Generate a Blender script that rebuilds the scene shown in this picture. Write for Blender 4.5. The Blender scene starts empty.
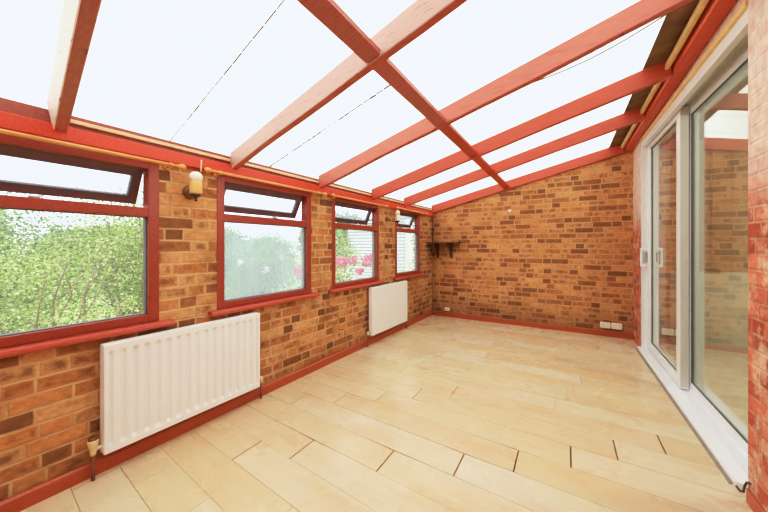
import bpy, bmesh, math, random
from mathutils import Vector, Matrix
random.seed(7)
C = bpy.context.scene.collection
PI = math.pi

# ------------------------------------------------------------------ helpers
def srgb(r, g, b):
    def f(c):
        c /= 255.0
        return c / 12.92 if c <= .04045 else ((c + .055) / 1.055) ** 2.4
    return (f(r), f(g), f(b), 1.0)

class NT:
    """small node-tree writer"""
    def __init__(s, name):
        s.m = bpy.data.materials.new(name); s.m.use_nodes = True
        s.t = s.m.node_tree; s.t.nodes.clear()
        s.out = s.n('ShaderNodeOutputMaterial')
    def n(s, typ, **kw):
        nd = s.t.nodes.new(typ)
        for k, v in kw.items(): setattr(nd, k, v)
        return nd
    def link(s, a, b): s.t.links.new(a, b)
    def put(s, sock, v):
        if isinstance(v, bpy.types.NodeSocket): s.link(v, sock)
        else: sock.default_value = v
    def math(s, op, a, b=None, c=None, clamp=False):
        nd = s.n('ShaderNodeMath', operation=op, use_clamp=clamp)
        for i, v in enumerate((a, b, c)):
            if v is not None: s.put(nd.inputs[i], v)
        return nd.outputs[0]
    def mix(s, f, a, b, blend='MIX'):
        nd = s.n('ShaderNodeMix', data_type='RGBA', blend_type=blend)
        s.put(nd.inputs[0], f); s.put(nd.inputs[6], a); s.put(nd.inputs[7], b)
        return nd.outputs[2]
    def ramp(s, f, stops, interp='LINEAR'):
        nd = s.n('ShaderNodeValToRGB'); cr = nd.color_ramp; cr.interpolation = interp
        while len(cr.elements) < len(stops): cr.elements.new(.5)
        for e, (p, c) in zip(cr.elements, stops): e.position = p; e.color = c
        s.put(nd.inputs[0], f); return nd.outputs[0]
    def noise(s, vec, scale, detail=3, rough=.55, dim='3D'):
        nd = s.n('ShaderNodeTexNoise', noise_dimensions=dim)
        if vec is not None: s.link(vec, nd.inputs['Vector'])
        nd.inputs['Scale'].default_value = scale; nd.inputs['Detail'].default_value = detail
        nd.inputs['Roughness'].default_value = rough
        return nd.outputs[0]
    def obj(s): return s.n('ShaderNodeTexCoord').outputs['Object']
    def mapping(s, vec, scale=(1, 1, 1), rot=(0, 0, 0)):
        nd = s.n('ShaderNodeMapping'); s.link(vec, nd.inputs[0])
        nd.inputs['Scale'].default_value = scale; nd.inputs['Rotation'].default_value = rot
        return nd.outputs[0]
    def sep(s, vec):
        nd = s.n('ShaderNodeSeparateXYZ'); s.link(vec, nd.inputs[0]); return nd.outputs
    def maprange(s, v, a, b, c=0., d=1., smooth=False):
        nd = s.n('ShaderNodeMapRange', interpolation_type='SMOOTHSTEP' if smooth else 'LINEAR'); s.put(nd.inputs[0], v)
        for i, x in enumerate((a, b, c, d)): nd.inputs[i + 1].default_value = x
        return nd.outputs[0]
    def principled(s, col, rough=.5, spec=.5, metal=0., bump=None, bstr=.3, bdist=.01):
        p = s.n('ShaderNodeBsdfPrincipled')
        s.put(p.inputs['Base Color'], col); s.put(p.inputs['Roughness'], rough)
        p.inputs['Specular IOR Level'].default_value = spec; p.inputs['Metallic'].default_value = metal
        if bump is not None:
            b = s.n('ShaderNodeBump'); b.inputs['Strength'].default_value = bstr; b.inputs['Distance'].default_value = bdist
            s.link(bump, b.inputs['Height']); s.link(b.outputs[0], p.inputs['Normal'])
        s.link(p.outputs[0], s.out.inputs[0]); return s.m

def plain(name, col, rough=.5, spec=.5, metal=0., var=.12, scale=14):
    t = NT(name); o = t.obj()
    n = t.noise(o, scale, 4)
    k = t.maprange(n, .3, .7, 1 - var, 1 + var)
    c = t.mix(1.0, col, k, 'MULTIPLY')
    return t.principled(c, rough, spec, metal, bump=n, bstr=.08, bdist=.003)

# ---- materials
def brick_mat(name, stops, mortar, tint=None, hdark=.0, bstr=.6, mortar_w=(.0032, .0088), painted=False):
    t = NT(name); o = t.obj()
    wob = t.n('ShaderNodeTexNoise'); t.link(o, wob.inputs[0]); wob.inputs['Scale'].default_value = 9; wob.inputs['Detail'].default_value = 2
    x, y, z = t.sep(o)[:3]
    g = t.n('ShaderNodeNewGeometry'); nx = t.math('ABSOLUTE', t.sep(g.outputs['True Normal'])[0])
    side = t.math('GREATER_THAN', nx, .5)
    u = t.math('ADD', t.math('MULTIPLY', y, side), t.math('MULTIPLY', x, t.math('SUBTRACT', 1., side)))
    w1 = t.math('MULTIPLY', t.math('SUBTRACT', wob.outputs[0], .5), .010)
    wc = t.sep(wob.outputs[1])
    u = t.math('ADD', u, t.math('MULTIPLY', t.math('SUBTRACT', wc[1], .5), .012)); v = t.math('ADD', z, w1)
    P = .3375; R = .0757
    vr = t.math('ADD', t.math('DIVIDE', v, R), 1000.)
    row = t.math('FLOOR', vr); fv = t.math('FRACT', vr)
    par = t.math('MODULO', row, 2.)
    wn = t.n('ShaderNodeTexWhiteNoise', noise_dimensions='1D'); t.link(row, wn.inputs['W'])
    sh = t.math('ADD', t.math('MULTIPLY', par, .5), t.math('MULTIPLY', wn.outputs[0], .45))
    tt = t.math('ADD', t.math('DIVIDE', u, P), t.math('ADD', sh, 100.))
    cell = t.math('FLOOR', tt); fr = t.math('FRACT', tt)
    isH = t.math('GREATER_THAN', fr, .6667)
    # some stretchers are really two headers
    cv = t.n('ShaderNodeCombineXYZ'); t.link(row, cv.inputs[0]); t.link(t.math('ADD', t.math('MULTIPLY', cell, 2.), isH), cv.inputs[1])
    wn2 = t.n('ShaderNodeTexWhiteNoise', noise_dimensions='3D'); t.link(cv.outputs[0], wn2.inputs['Vector'])
    rnd = t.math('MULTIPLY', wn2.outputs[0], 1.0)
    rnd = t.math('ADD', rnd, t.math('MULTIPLY', isH, hdark), clamp=True)
    dh = t.math('MULTIPLY', t.math('MINIMUM', t.math('MINIMUM', fr, t.math('SUBTRACT', 1., fr)), t.math('ABSOLUTE', t.math('SUBTRACT', fr, .6667))), P)
    dv = t.math('MULTIPLY', t.math('MINIMUM', fv, t.math('SUBTRACT', 1., fv)), R)
    d = t.math('MINIMUM', dh, dv)
    nz = t.noise(o, 55, 3); nb = t.noise(o, 2.2, 3)
    d = t.math('ADD', d, t.math('MULTIPLY', t.math('SUBTRACT', nz, .5), .005))
    body = t.maprange(d, mortar_w[0], mortar_w[1], 0, 1, True)
    col = t.ramp(rnd, stops)
    inner = t.noise(t.mapping(o, (1, 1, 1.6)), 24, 5, .65)
    col = t.mix(1., col, t.maprange(inner, .25, .75, .68, 1.3), 'MULTIPLY')
    # blotches inside a brick
    bl = t.maprange(t.noise(o, 11, 3, .6), .56, .68, 0, .5)
    col = t.mix(bl, col, stops[-2][1])
    dkc = t.math('MULTIPLY', t.math('MULTIPLY', t.maprange(d, .007, .026, 0, .8, True), t.math('GREATER_THAN', t.sep(wn2.outputs[1])[1], .45)), t.maprange(t.noise(o, 17, 3), .4, .62))
    col = t.mix(dkc, col, stops[-1][1])
    col = t.mix(1., col, t.maprange(nb, .3, .7, .86, 1.12), 'MULTIPLY')
    mcol = t.mix(t.maprange(t.noise(o, 6, 3), .4, .65), mortar[0], mortar[1])
    col = t.mix(body, mcol, col)
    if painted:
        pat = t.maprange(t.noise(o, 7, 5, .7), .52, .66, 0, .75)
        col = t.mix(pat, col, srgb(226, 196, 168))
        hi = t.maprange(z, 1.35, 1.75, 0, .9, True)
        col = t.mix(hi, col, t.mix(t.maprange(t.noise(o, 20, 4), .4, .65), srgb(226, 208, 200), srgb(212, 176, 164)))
    if tint is not None: col = tint(t, col, x, y, z, o)
    h = t.math('ADD', body, t.math('MULTIPLY', inner, .7))
    return t.principled(col, .85, .25, bump=h, bstr=bstr, bdist=.006)

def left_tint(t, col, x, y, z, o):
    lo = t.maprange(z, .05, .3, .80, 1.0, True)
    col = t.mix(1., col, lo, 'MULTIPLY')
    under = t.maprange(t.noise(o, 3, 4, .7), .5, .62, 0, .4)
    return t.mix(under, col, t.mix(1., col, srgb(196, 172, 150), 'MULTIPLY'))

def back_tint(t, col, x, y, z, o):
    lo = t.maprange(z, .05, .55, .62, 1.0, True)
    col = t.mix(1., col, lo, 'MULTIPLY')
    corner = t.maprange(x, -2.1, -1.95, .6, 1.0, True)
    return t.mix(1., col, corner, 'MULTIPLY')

M = {}
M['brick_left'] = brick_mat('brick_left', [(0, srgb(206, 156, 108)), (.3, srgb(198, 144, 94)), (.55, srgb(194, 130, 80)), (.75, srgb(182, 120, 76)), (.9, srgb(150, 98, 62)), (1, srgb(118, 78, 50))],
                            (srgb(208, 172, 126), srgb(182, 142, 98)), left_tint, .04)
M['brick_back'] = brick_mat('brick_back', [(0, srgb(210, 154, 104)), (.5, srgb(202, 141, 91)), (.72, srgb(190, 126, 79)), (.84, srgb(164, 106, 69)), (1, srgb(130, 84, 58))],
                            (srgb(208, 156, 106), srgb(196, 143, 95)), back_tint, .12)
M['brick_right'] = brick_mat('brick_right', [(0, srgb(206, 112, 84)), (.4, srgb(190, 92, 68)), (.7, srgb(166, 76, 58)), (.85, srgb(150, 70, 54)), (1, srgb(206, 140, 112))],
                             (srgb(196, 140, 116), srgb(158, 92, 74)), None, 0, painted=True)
M['brick_plain'] = brick_mat('brick_plain', [(0, srgb(196, 140, 90)), (.5, srgb(180, 120, 74)), (.75, srgb(150, 90, 60)), (1, srgb(110, 74, 56))], (srgb(196, 160, 120), srgb(170, 136, 96)))

def paint_mat(name, base, pale, amount, side_only=True, rough=.45):
    """red painted softwood; faces turned to the window end are flaked, and paled to paint in light flare"""
    t = NT(name); o = t.obj()
    gr = t.noise(t.mapping(o, (2, 30, 30)), 3, 5, .6)
    c = t.mix(1., base, t.maprange(gr, .3, .7, .82, 1.16), 'MULTIPLY')
    kn = t.maprange(t.noise(o, 13, 2), .70, .76, 0, .65)
    c = t.mix(kn, c, srgb(92, 40, 34))
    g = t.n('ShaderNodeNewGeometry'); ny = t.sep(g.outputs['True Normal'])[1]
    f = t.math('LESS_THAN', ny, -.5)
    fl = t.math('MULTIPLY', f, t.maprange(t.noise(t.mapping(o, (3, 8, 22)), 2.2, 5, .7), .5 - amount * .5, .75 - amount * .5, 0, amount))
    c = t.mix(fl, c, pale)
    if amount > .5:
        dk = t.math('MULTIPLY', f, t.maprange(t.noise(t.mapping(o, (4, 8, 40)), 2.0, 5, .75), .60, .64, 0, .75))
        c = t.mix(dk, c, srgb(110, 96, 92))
    return t.principled(c, rough, .4, bump=gr, bstr=.15, bdist=.004)
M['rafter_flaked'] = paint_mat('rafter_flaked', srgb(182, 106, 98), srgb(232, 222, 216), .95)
M['rafter_flare_worn'] = paint_mat('rafter_flare_worn', srgb(186, 92, 72), srgb(198, 164, 160), .85)  # paler side colour paints in light flare, over flaking paint
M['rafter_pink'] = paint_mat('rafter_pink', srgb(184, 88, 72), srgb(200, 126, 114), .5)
M['timber_pink'] = paint_mat('timber_pink', srgb(182, 100, 90), srgb(206, 136, 122), 0)  # pinker red holds the flare of the roof in its colour
M['rafter_red'] = paint_mat('rafter_red', srgb(190, 76, 52), srgb(196, 92, 72), .35)
M['plate_red'] = paint_mat('plate_red', srgb(210, 72, 48), srgb(200, 80, 60), 0)
M['plate_dark'] = paint_mat('plate_dark', srgb(150, 78, 66), srgb(150, 60, 50), 0)
M['beam_red'] = paint_mat('beam_red', srgb(202, 76, 44), srgb(200, 80, 60), 0)
M['base_red'] = paint_mat('base_red', srgb(172, 76, 44), srgb(200, 80, 60), 0, rough=.35)
M['frame_red'] = paint_mat('frame_red', srgb(150, 62, 46), srgb(150, 60, 50), 0, rough=.3)
M['sill_red'] = paint_mat('sill_red', srgb(182, 76, 58), srgb(200, 80, 60), 0, rough=.3)
M['sash_dark'] = plain('sash_dark', srgb(108, 74, 82), .4)
M['gasket'] = plain('gasket', srgb(92, 90, 100), .6)
M['cream_wood'] = plain('cream_wood', srgb(224, 196, 160), .6, var=.15)
M['yellow_wood'] = plain('yellow_wood', srgb(230, 194, 134), .6, var=.15)
M['pole_wood'] = plain('pole_wood', srgb(226, 156, 90), .3, var=.08)
M['brown_board'] = plain('brown_board', srgb(124, 92, 62), .8, var=.35, scale=7)  # mottled brown for the boards under the roof edge
M['dark_wood'] = plain('dark_wood', srgb(76, 44, 30), .5, var=.2)
M['lamp_wood'] = plain('lamp_wood', srgb(118, 70, 48), .4)
M['radiator'] = plain('radiator', srgb(240, 243, 248), .35, var=.015)
M['rad_groove'] = plain('rad_groove', srgb(206, 208, 212), .4, var=.02)
M['upvc'] = plain('upvc', srgb(232, 236, 242), .25, var=.015)
M['upvc_grey'] = plain('upvc_grey', srgb(198, 198, 192), .35, var=.04)
M['seal'] = plain('seal', srgb(78, 80, 78), .6)
M['seal_grey'] = plain('seal_grey', srgb(132, 128, 120), .6)
M['plastic'] = plain('plastic', srgb(238, 230, 212), .35, var=.02)
M['metal'] = plain('metal', srgb(190, 190, 190), .25, metal=.9)
M['brass'] = plain('brass', srgb(186, 150, 84), .3, metal=.7)
M['copper'] = plain('copper', srgb(150, 92, 60), .4, metal=.4)
M['pipe_paint'] = plain('pipe_paint', srgb(128, 70, 48), .5)
M['valve_cream'] = plain('valve_cream', srgb(226, 206, 160), .4)
M['shade_gold'] = plain('shade_gold', srgb(226, 180, 108), .4)
M['shade_white'] = plain('shade_white', srgb(246, 240, 228), .4, var=.03)
M['iron'] = plain('iron', srgb(62, 48, 42), .5)
M['cable'] = plain('cable', srgb(70, 48, 38), .6)
M['cable_grey'] = plain('cable_grey', srgb(126, 118, 112), .6)
M['crack'] = plain('crack', srgb(104, 72, 50), .9)

def floor_mat():
    t = NT('chipboard'); o = t.obj()
    g = t.n('ShaderNodeNewGeometry'); rnd = g.outputs['Random Per Island']
    x, y, z = t.sep(o)[:3]
    base = t.ramp(rnd, [(0, srgb(216, 190, 152)), (.35, srgb(222, 200, 164)), (.7, srgb(222, 206, 178)), (1, srgb(218, 188, 146))])
    gr = t.noise(t.mapping(o, (1.2, 9, 1)), 2.4, 5, .6)
    base = t.mix(1., base, t.maprange(gr, .3, .7, .93, 1.06), 'MULTIPLY')
    st = t.maprange(t.noise(t.mapping(o, (.8, 3, 1)), 1.6, 4, .6), .5, .66, 0, .5)
    base = t.mix(st, base, srgb(218, 172, 124))
    st2 = t.maprange(t.noise(o, .9, 2, .5), .52, .66, 0, .5)
    base = t.mix(st2, base, srgb(222, 208, 158))
    base = t.mix(1., base, (.87, .885, .925, 1), 'MULTIPLY')
    sp = t.maprange(t.noise(o, 60, 2), .74, .78, 0, .35)
    base = t.mix(sp, base, srgb(150, 104, 62))
    wn = t.noise(o, 3, 3)
    rough = t.maprange(wn, .3, .7, .20, .36)
    return t.principled(base, rough, .45, bump=gr, bstr=.05, bdist=.003)
M['floor'] = floor_mat()
M['gap'] = plain('gap', srgb(132, 84, 50), .9)

def roof_mat():
    t = NT('polycarbonate'); o = t.obj()
    x, y, z = t.sep(o)[:3]
    rib = t.math('ABSOLUTE', t.math('SINE', t.math('MULTIPLY', y, PI / .016)))
    ribf = t.maprange(rib, 0, .5, .66, 1.0)
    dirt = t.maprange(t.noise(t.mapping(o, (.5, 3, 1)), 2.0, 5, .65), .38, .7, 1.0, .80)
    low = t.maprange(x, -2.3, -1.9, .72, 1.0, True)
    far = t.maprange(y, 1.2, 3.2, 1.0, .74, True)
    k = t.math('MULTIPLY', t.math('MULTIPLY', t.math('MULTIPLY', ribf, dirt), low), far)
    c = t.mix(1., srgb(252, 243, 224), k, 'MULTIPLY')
    tr = t.n('ShaderNodeBsdfTranslucent'); t.link(c, tr.inputs[0])
    df = t.n('ShaderNodeBsdfDiffuse'); df.inputs[0].default_value = srgb(235, 235, 232)
    mx = t.n('ShaderNodeMixShader'); mx.inputs[0].default_value = .12
    t.link(tr.outputs[0], mx.inputs[1]); t.link(df.outputs[0], mx.inputs[2])
    t.link(mx.outputs[0], t.out.inputs[0]); return t.m
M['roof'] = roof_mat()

def glass_mat(name, tint, haze=0., hazecol=None, refl=1.0, ior=1.5, streak=False):
    t = NT(name)
    tr = t.n('ShaderNodeBsdfTransparent'); tr.inputs[0].default_value = tint
    gl = t.n('ShaderNodeBsdfGlossy'); gl.inputs['Roughness'].default_value = .0; gl.inputs[0].default_value = (.95, .97, .95, 1)
    body = tr.outputs[0]
    if haze > 0:
        tl = t.n('ShaderNodeBsdfTranslucent'); tl.inputs[0].default_value = hazecol
        df = t.n('ShaderNodeBsdfDiffuse'); df.inputs[0].default_value = hazecol
        ad = t.n('ShaderNodeMixShader'); ad.inputs[0].default_value = .25
        t.link(tl.outputs[0], ad.inputs[1]); t.link(df.outputs[0], ad.inputs[2])
        mx = t.n('ShaderNodeMixShader')
        f = t.maprange(t.noise(t.mapping(t.obj(), (1, 2, .7)), 3, 4), .3, .7, haze * .8, haze * 1.15)
        t.link(f, mx.inputs[0]); t.link(body, mx.inputs[1]); t.link(ad.outputs[0], mx.inputs[2]); body = mx.outputs[0]
    g = t.n('ShaderNodeNewGeometry'); dt = t.n('ShaderNodeVectorMath', operation='DOT_PRODUCT')
    t.link(g.outputs['Normal'], dt.inputs[0]); t.link(g.outputs['Incoming'], dt.inputs[1])
    ci = t.math('SUBTRACT', 1., t.math('ABSOLUTE', dt.outputs['Value']))
    f = t.math('MULTIPLY', t.math('MULTIPLY_ADD', t.math('POWER', ci, 5.), .96, .04), refl, clamp=True)
    m2 = t.n('ShaderNodeMixShader'); t.link(f, m2.inputs[0]); t.link(body, m2.inputs[1]); t.link(gl.outputs[0], m2.inputs[2])
    t.link(m2.outputs[0], t.out.inputs[0]); return t.m
M['glass'] = glass_mat('glass_clear', (.97, .985, .97, 1), .05, srgb(240, 245, 245), .6)
M['glass_hazy'] = glass_mat('glass_hazy', (.96, .975, .99, 1), .26, srgb(224, 236, 248), .6)
M['glass_mid'] = glass_mat('glass_mid', (.96, .98, .97, 1), .12, srgb(238, 242, 240), .6)
M['glass_sash'] = glass_mat('glass_sash', (.97, .98, .98, 1), .25, srgb(240, 242, 244), .8)
M['glass_door'] = glass_mat('glass_door', (.86, .91, .86, 1), .05, srgb(220, 228, 214), 1.7)

def leaf_mat(name, stops, trans=.45):
    t = NT(name)
    g = t.n('ShaderNodeNewGeometry')
    c = t.ramp(g.outputs['Random Per Island'], stops)
    c = t.mix(1., c, t.maprange(t.noise(t.obj(), 2.6, 3, .6), .36, .62, .68, 1.25), 'MULTIPLY')  # broad noise paints shaded hollows into the leaf colour
    d = t.n('ShaderNodeBsdfDiffuse'); t.link(c, d.inputs[0])
    l = t.n('ShaderNodeBsdfTranslucent'); t.link(t.mix(1., c, (1, 1, .75, 1), 'MULTIPLY'), l.inputs[0])
    m = t.n('ShaderNodeMixShader'); m.inputs[0].default_value = trans
    t.link(d.outputs[0], m.inputs[1]); t.link(l.outputs[0], m.inputs[2]); t.link(m.outputs[0], t.out.inputs[0]); return t.m
M['leaf_bright'] = leaf_mat('leaf_bright', [(0, srgb(74, 96, 62)), (.2, srgb(98, 130, 62)), (.5, srgb(146, 174, 92)), (.8, srgb(190, 204, 130)), (1, srgb(230, 222, 186))])
M['leaf_mid'] = leaf_mat('leaf_mid', [(0, srgb(84, 112, 76)), (.5, srgb(124, 150, 100)), (1, srgb(180, 196, 144))])
M['leaf_dark'] = leaf_mat('leaf_dark', [(0, srgb(74, 104, 92)), (.5, srgb(108, 138, 122)), (1, srgb(158, 182, 164))])
M['petal'] = leaf_mat('petal', [(0, srgb(206, 40, 130)), (.5, srgb(232, 70, 158)), (1, srgb(246, 140, 196))], .3)
M['petal_pale'] = leaf_mat('petal_pale', [(0, srgb(240, 200, 220)), (1, srgb(252, 236, 240))], .3)
M['bark'] = plain('bark', srgb(122, 104, 84), .9, var=.3)
M['lawn'] = plain('lawn', srgb(168, 190, 112), .95, var=.3, scale=5)
M['siding'] = plain('siding', srgb(218, 221, 226), .6, var=.04)
M['siding_gap'] = plain('siding_gap', srgb(110, 112, 114), .8)
M['felt'] = plain('felt', srgb(120, 116, 112), .9)
M['post'] = plain('post', srgb(240, 216, 204), .8)
M['int_wall'] = plain('int_wall', srgb(150, 118, 88), .8)
M['int_wall_low'] = plain('int_wall_low', srgb(206, 216, 200), .8)
M['int_floor'] = plain('int_floor', srgb(206, 200, 176), .6)
M['curtain'] = plain('curtain', srgb(196, 158, 110), .9)
M['net'] = plain('net', srgb(224, 230, 220), .9)

# ---- mesh builder
class MB:
    def __init__(s, fn=None): s.v = []; s.f = []; s.mi = []; s.sm = []; s.fn = fn
    def add(s, verts, faces, mi=0, smooth=False):
        o = len(s.v)
        for p in verts: s.v.append(tuple(s.fn(*p)) if s.fn else tuple(p))
        for f in faces: s.f.append(tuple(i + o for i in f)); s.mi.append(mi); s.sm.append(smooth)
        return s
    def box(s, x0, x1, y0, y1, z0, z1, mi=0):
        v = [(x, y, z) for x in (x0, x1) for y in (y0, y1) for z in (z0, z1)]
        return s.add(v, [(0, 1, 3, 2), (4, 6, 7, 5), (0, 4, 5, 1), (2, 3, 7, 6), (0, 2, 6, 4), (1, 5, 7, 3)], mi)
    def rbox(s, x0, x1, y0, y1, z0, z1, r=.004, mi=0, seg=2):
        bm = bmesh.new(); bmesh.ops.create_cube(bm, size=1)
        for v in bm.verts: v.co = ((x0 + x1) / 2 + v.co.x * (x1 - x0), (y0 + y1) / 2 + v.co.y * (y1 - y0), (z0 + z1) / 2 + v.co.z * (z1 - z0))
        bmesh.ops.bevel(bm, geom=bm.edges[:] + bm.verts[:], offset=r, segments=seg, affect='EDGES', profile=.5)
        bm.verts.ensure_lookup_table(); bm.verts.index_update()
        s.add([v.co[:] for v in bm.verts], [[v.index for v in f.verts] for f in bm.faces], mi); bm.free(); return s
    def tube(s, pts, r, n=10, mi=0, caps=True):
        pts = [Vector(p) for p in pts]; rs = r if isinstance(r, (list, tuple)) else [r] * len(pts)
        vs = []; fs = []
        for i, p in enumerate(pts):
            a = pts[max(i - 1, 0)]; b = pts[min(i + 1, len(pts) - 1)]; d = (b - a).normalized()
            up = Vector((0, 0, 1)) if abs(d.z) < .9 else Vector((1, 0, 0))
            e1 = d.cross(up).normalized(); e2 = d.cross(e1)
            for k in range(n):
                an = 2 * PI * k / n; vs.append((p + (e1 * math.cos(an) + e2 * math.sin(an)) * rs[i])[:])
        for i in range(len(pts) - 1):
            for k in range(n): fs.append((i * n + k, i * n + (k + 1) % n, (i + 1) * n + (k + 1) % n, (i + 1) * n + k))
        if caps: fs.append(tuple(range(n))[::-1]); fs.append(tuple((len(pts) - 1) * n + k for k in range(n)))
        return s.add(vs, fs, mi, True)
    def lathe(s, prof, c, axis='z', n=20, mi=0):
        vs = []; fs = []
        for (r, h) in prof:
            for k in range(n):
                a = 2 * PI * k / n; p = (r * math.cos(a), r * math.sin(a), h)
                if axis == 'x': p = (h, r * math.cos(a), r * math.sin(a))
                if axis == 'y': p = (r * math.cos(a), h, r * math.sin(a))
                vs.append((p[0] + c[0], p[1] + c[1], p[2] + c[2]))
        for i in range(len(prof) - 1):
            for k in range(n): fs.append((i * n + k, i * n + (k + 1) % n, (i + 1) * n + (k + 1) % n, (i + 1) * n + k))
        fs.append(tuple(range(n))[::-1]); fs.append(tuple((len(prof) - 1) * n + k for k in range(n)))
        return s.add(vs, fs, mi, True)
    def build(s, name, mats, parent=None):
        me = bpy.data.meshes.new(name); me.from_pydata(s.v, [], s.f)
        if not isinstance(mats, (list, tuple)): mats = [mats]
        for m in mats: me.materials.append(m)
        me.polygons.foreach_set('material_index', s.mi); me.polygons.foreach_set('use_smooth', s.sm)
        bm = bmesh.new(); bm.from_mesh(me); bmesh.ops.recalc_face_normals(bm, faces=bm.faces[:]); bm.to_mesh(me); bm.free()
        ob = bpy.data.objects.new(name, me); C.objects.link(ob)
        if parent is not None:
            ob.parent = parent; ob.matrix_parent_inverse = parent_inv(parent)
        return ob
def parent_inv(p):
    m = Matrix.Identity(4); q = p
    while q is not None:
        m = m @ Matrix.Identity(4); q = q.parent
    # all Empties are plain translations, so the inverse is the sum of them
    tr = Vector((0, 0, 0)); q = p
    if q.type == 'EMPTY': tr = Vector(q.location)
    return Matrix.Translation(-tr)
def tag(o, label, cat, group=None, kind=None):
    o['label'] = label; o['category'] = cat
    if group: o['group'] = group
    if kind: o['kind'] = kind
    return o
def empty(name, loc): 
    o = bpy.data.objects.new(name, None); C.objects.link(o); o.location = loc; o.empty_display_size = .1; return o
def struct(o, label, cat):
    o['kind'] = 'structure'; o['label'] = label; o['category'] = cat; return o
def dup(root):
    r = root.copy(); C.objects.link(r)
    for ch in list(root.children):
        c = ch.copy(); C.objects.link(c); c.parent = r
        for g in list(ch.children):
            d = g.copy(); C.objects.link(d); d.parent = c
    return r

# ------------------------------------------------------------------ camera
H = 1.25
cam = bpy.data.cameras.new('camera'); cam.sensor_width = 36; cam.lens = 305.6 / 768 * 36
cam.shift_y = -10 / 768; cam.clip_start = .02
co = bpy.data.objects.new('camera', cam); C.objects.link(co); co.location = (0, 0, H); co.rotation_euler = (PI / 2, 0, .5383)
bpy.context.scene.camera = co

# ------------------------------------------------------------------ shell coordinates
X0, SX = -2.235, .026                       # the window wall runs slightly out of square
def LW(d, y, z): return (X0 + SX * y + d, y, z)
XR, YB, YN = .765, 5.22, -1.2
RS = .24                                      # roof pitch
def roofz(x): return 1.84 + RS * (x + 2.15)

# floor -------------------------------------------------------------
def fslope(y): return min(-.10 + .04 * (y - .4), 0.0)
def fline(b, x): return b + fslope(b) * (x + .75)
mb = MB(); mb.box(-2.45, .99, YN - .1, YB + .05, -.06, -.012, 1)
ends = {3: -1.678, 4: -1.397, 5: -.905, 6: -.528, 7: -.252, 8: .022, 9: .258, 10: .514, 12: -1.346, 14: .115, 15: -.79, 16: -.087, 17: .546, 18: -1.4, 19: -.2, 20: -1.0, 21: .35}
fr = random.Random(4)
LEN = 1.345
for k in range(-9, 25):
    b0, b1 = .38 + .2085 * k, .38 + .2085 * (k + 1)
    e = ends.get(k, fr.uniform(-1.2, .1))
    xs = [e + LEN * i for i in range(-4, 5)]
    gw0 = .0012 + (.0022 if fr.random() < .35 else 0)
    for i in range(len(xs) - 1):
        ge = .0045 if k in range(3, 11) and i in (3, 4) else .0010
        xa, xb = max(xs[i] + ge, -2.33), min(xs[i + 1] - ge, .93)
        if xb - xa < .02: continue
        ga, gb = .0003 + fr.random() ** 2 * .002, .0003 + fr.random() ** 2 * .002
        n = 6; vs = []
        wa = fr.uniform(.002, .007) if k in (4, 5, 6, 7) else 0
        for j in range(n + 1):
            x = xa + (xb - xa) * j / n
            op = max(0, 1 - min(j, n - j) / 1.2) * wa
            vs += [(x, max(fline(b0, x) + ga, YN), 0), (x, min(fline(b1, x) - gb - op, YB), 0), (x, max(fline(b0, x) + ga, YN), -.02), (x, min(fline(b1, x) - gb - op, YB), -.02)]
        if vs[0][1] > YB - .02 or vs[1][1] < YN + .02: continue
        fs = []
        for j in range(n):
            a = j * 4; c = a + 4
            fs += [(a, c, c + 1, a + 1), (a, a + 2, c + 2, c), (a + 1, c + 1, c + 3, a + 3)]
        fs += [(0, 1, 3, 2), (n * 4, n * 4 + 2, n * 4 + 3, n * 4 + 1)]
        mb.add(vs, fs)
struct(mb.build('floor', [M['floor'], M['gap']]), 'pale varnished chipboard floor laid in staggered boards', 'floor')

# left wall ------------------------------------------------------------
wins = [(-.32, .93, 0.0), (1.295, 2.235, .006), (2.535, 3.46, .016), (3.885, 4.715, .03)]
WB, WT = .765, 1.775
mb = MB(LW)
TH = -.10
segs = [YN] + [v for w in wins for v in w[:2]] + [YB + .02]
mb.box(TH, 0, YN, YB + .02, -.05, WB)
for i in range(0, len(segs), 2): mb.box(TH, 0, segs[i], segs[i + 1], WB, WT + .02)
mb.box(TH, 0, YN, YB + .02, WT + .02, 1.93)
# settlement crack running down from the sill of the third window
cr = [(2.50, .70), (2.47, .62), (2.54, .60), (2.55, .50), (2.63, .49), (2.66, .40), (2.64, .33), (2.74, .30), (2.76, .21), (2.83, .20), (2.84, .12)]
for (ya, za), (yb, zb) in zip(cr, cr[1:]):
    w = .0032
    mb.add([(.0015, ya - w, za - w), (.0015, yb - w, zb - w), (.0015, yb + w, zb + w), (.0015, ya + w, za + w)], [(0, 1, 2, 3)], 1)
struct(mb.build('wall_left', [M['brick_left'], M['crack']]), 'orange brick wall with the four windows', 'wall')
# back wall
mb = MB()
zt0, zt1 = roofz(-2.3) + .09, roofz(1.0) + .09
mb.add([(-2.3, YB, -.05), (1.0, YB, -.05), (1.0, YB, zt1), (-2.3, YB, zt0), (-2.3, YB + .22, -.05), (1.0, YB + .22, -.05), (1.0, YB + .22, zt1), (-2.3, YB + .22, zt0)],
       [(0, 1, 2, 3), (5, 4, 7, 6), (3, 2, 6, 7), (0, 4, 5, 1), (1, 5, 6, 2), (0, 3, 7, 4)])
struct(mb.build('wall_back', M['brick_back']), 'tan and brown brick end wall under the last rafter', 'wall')
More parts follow.
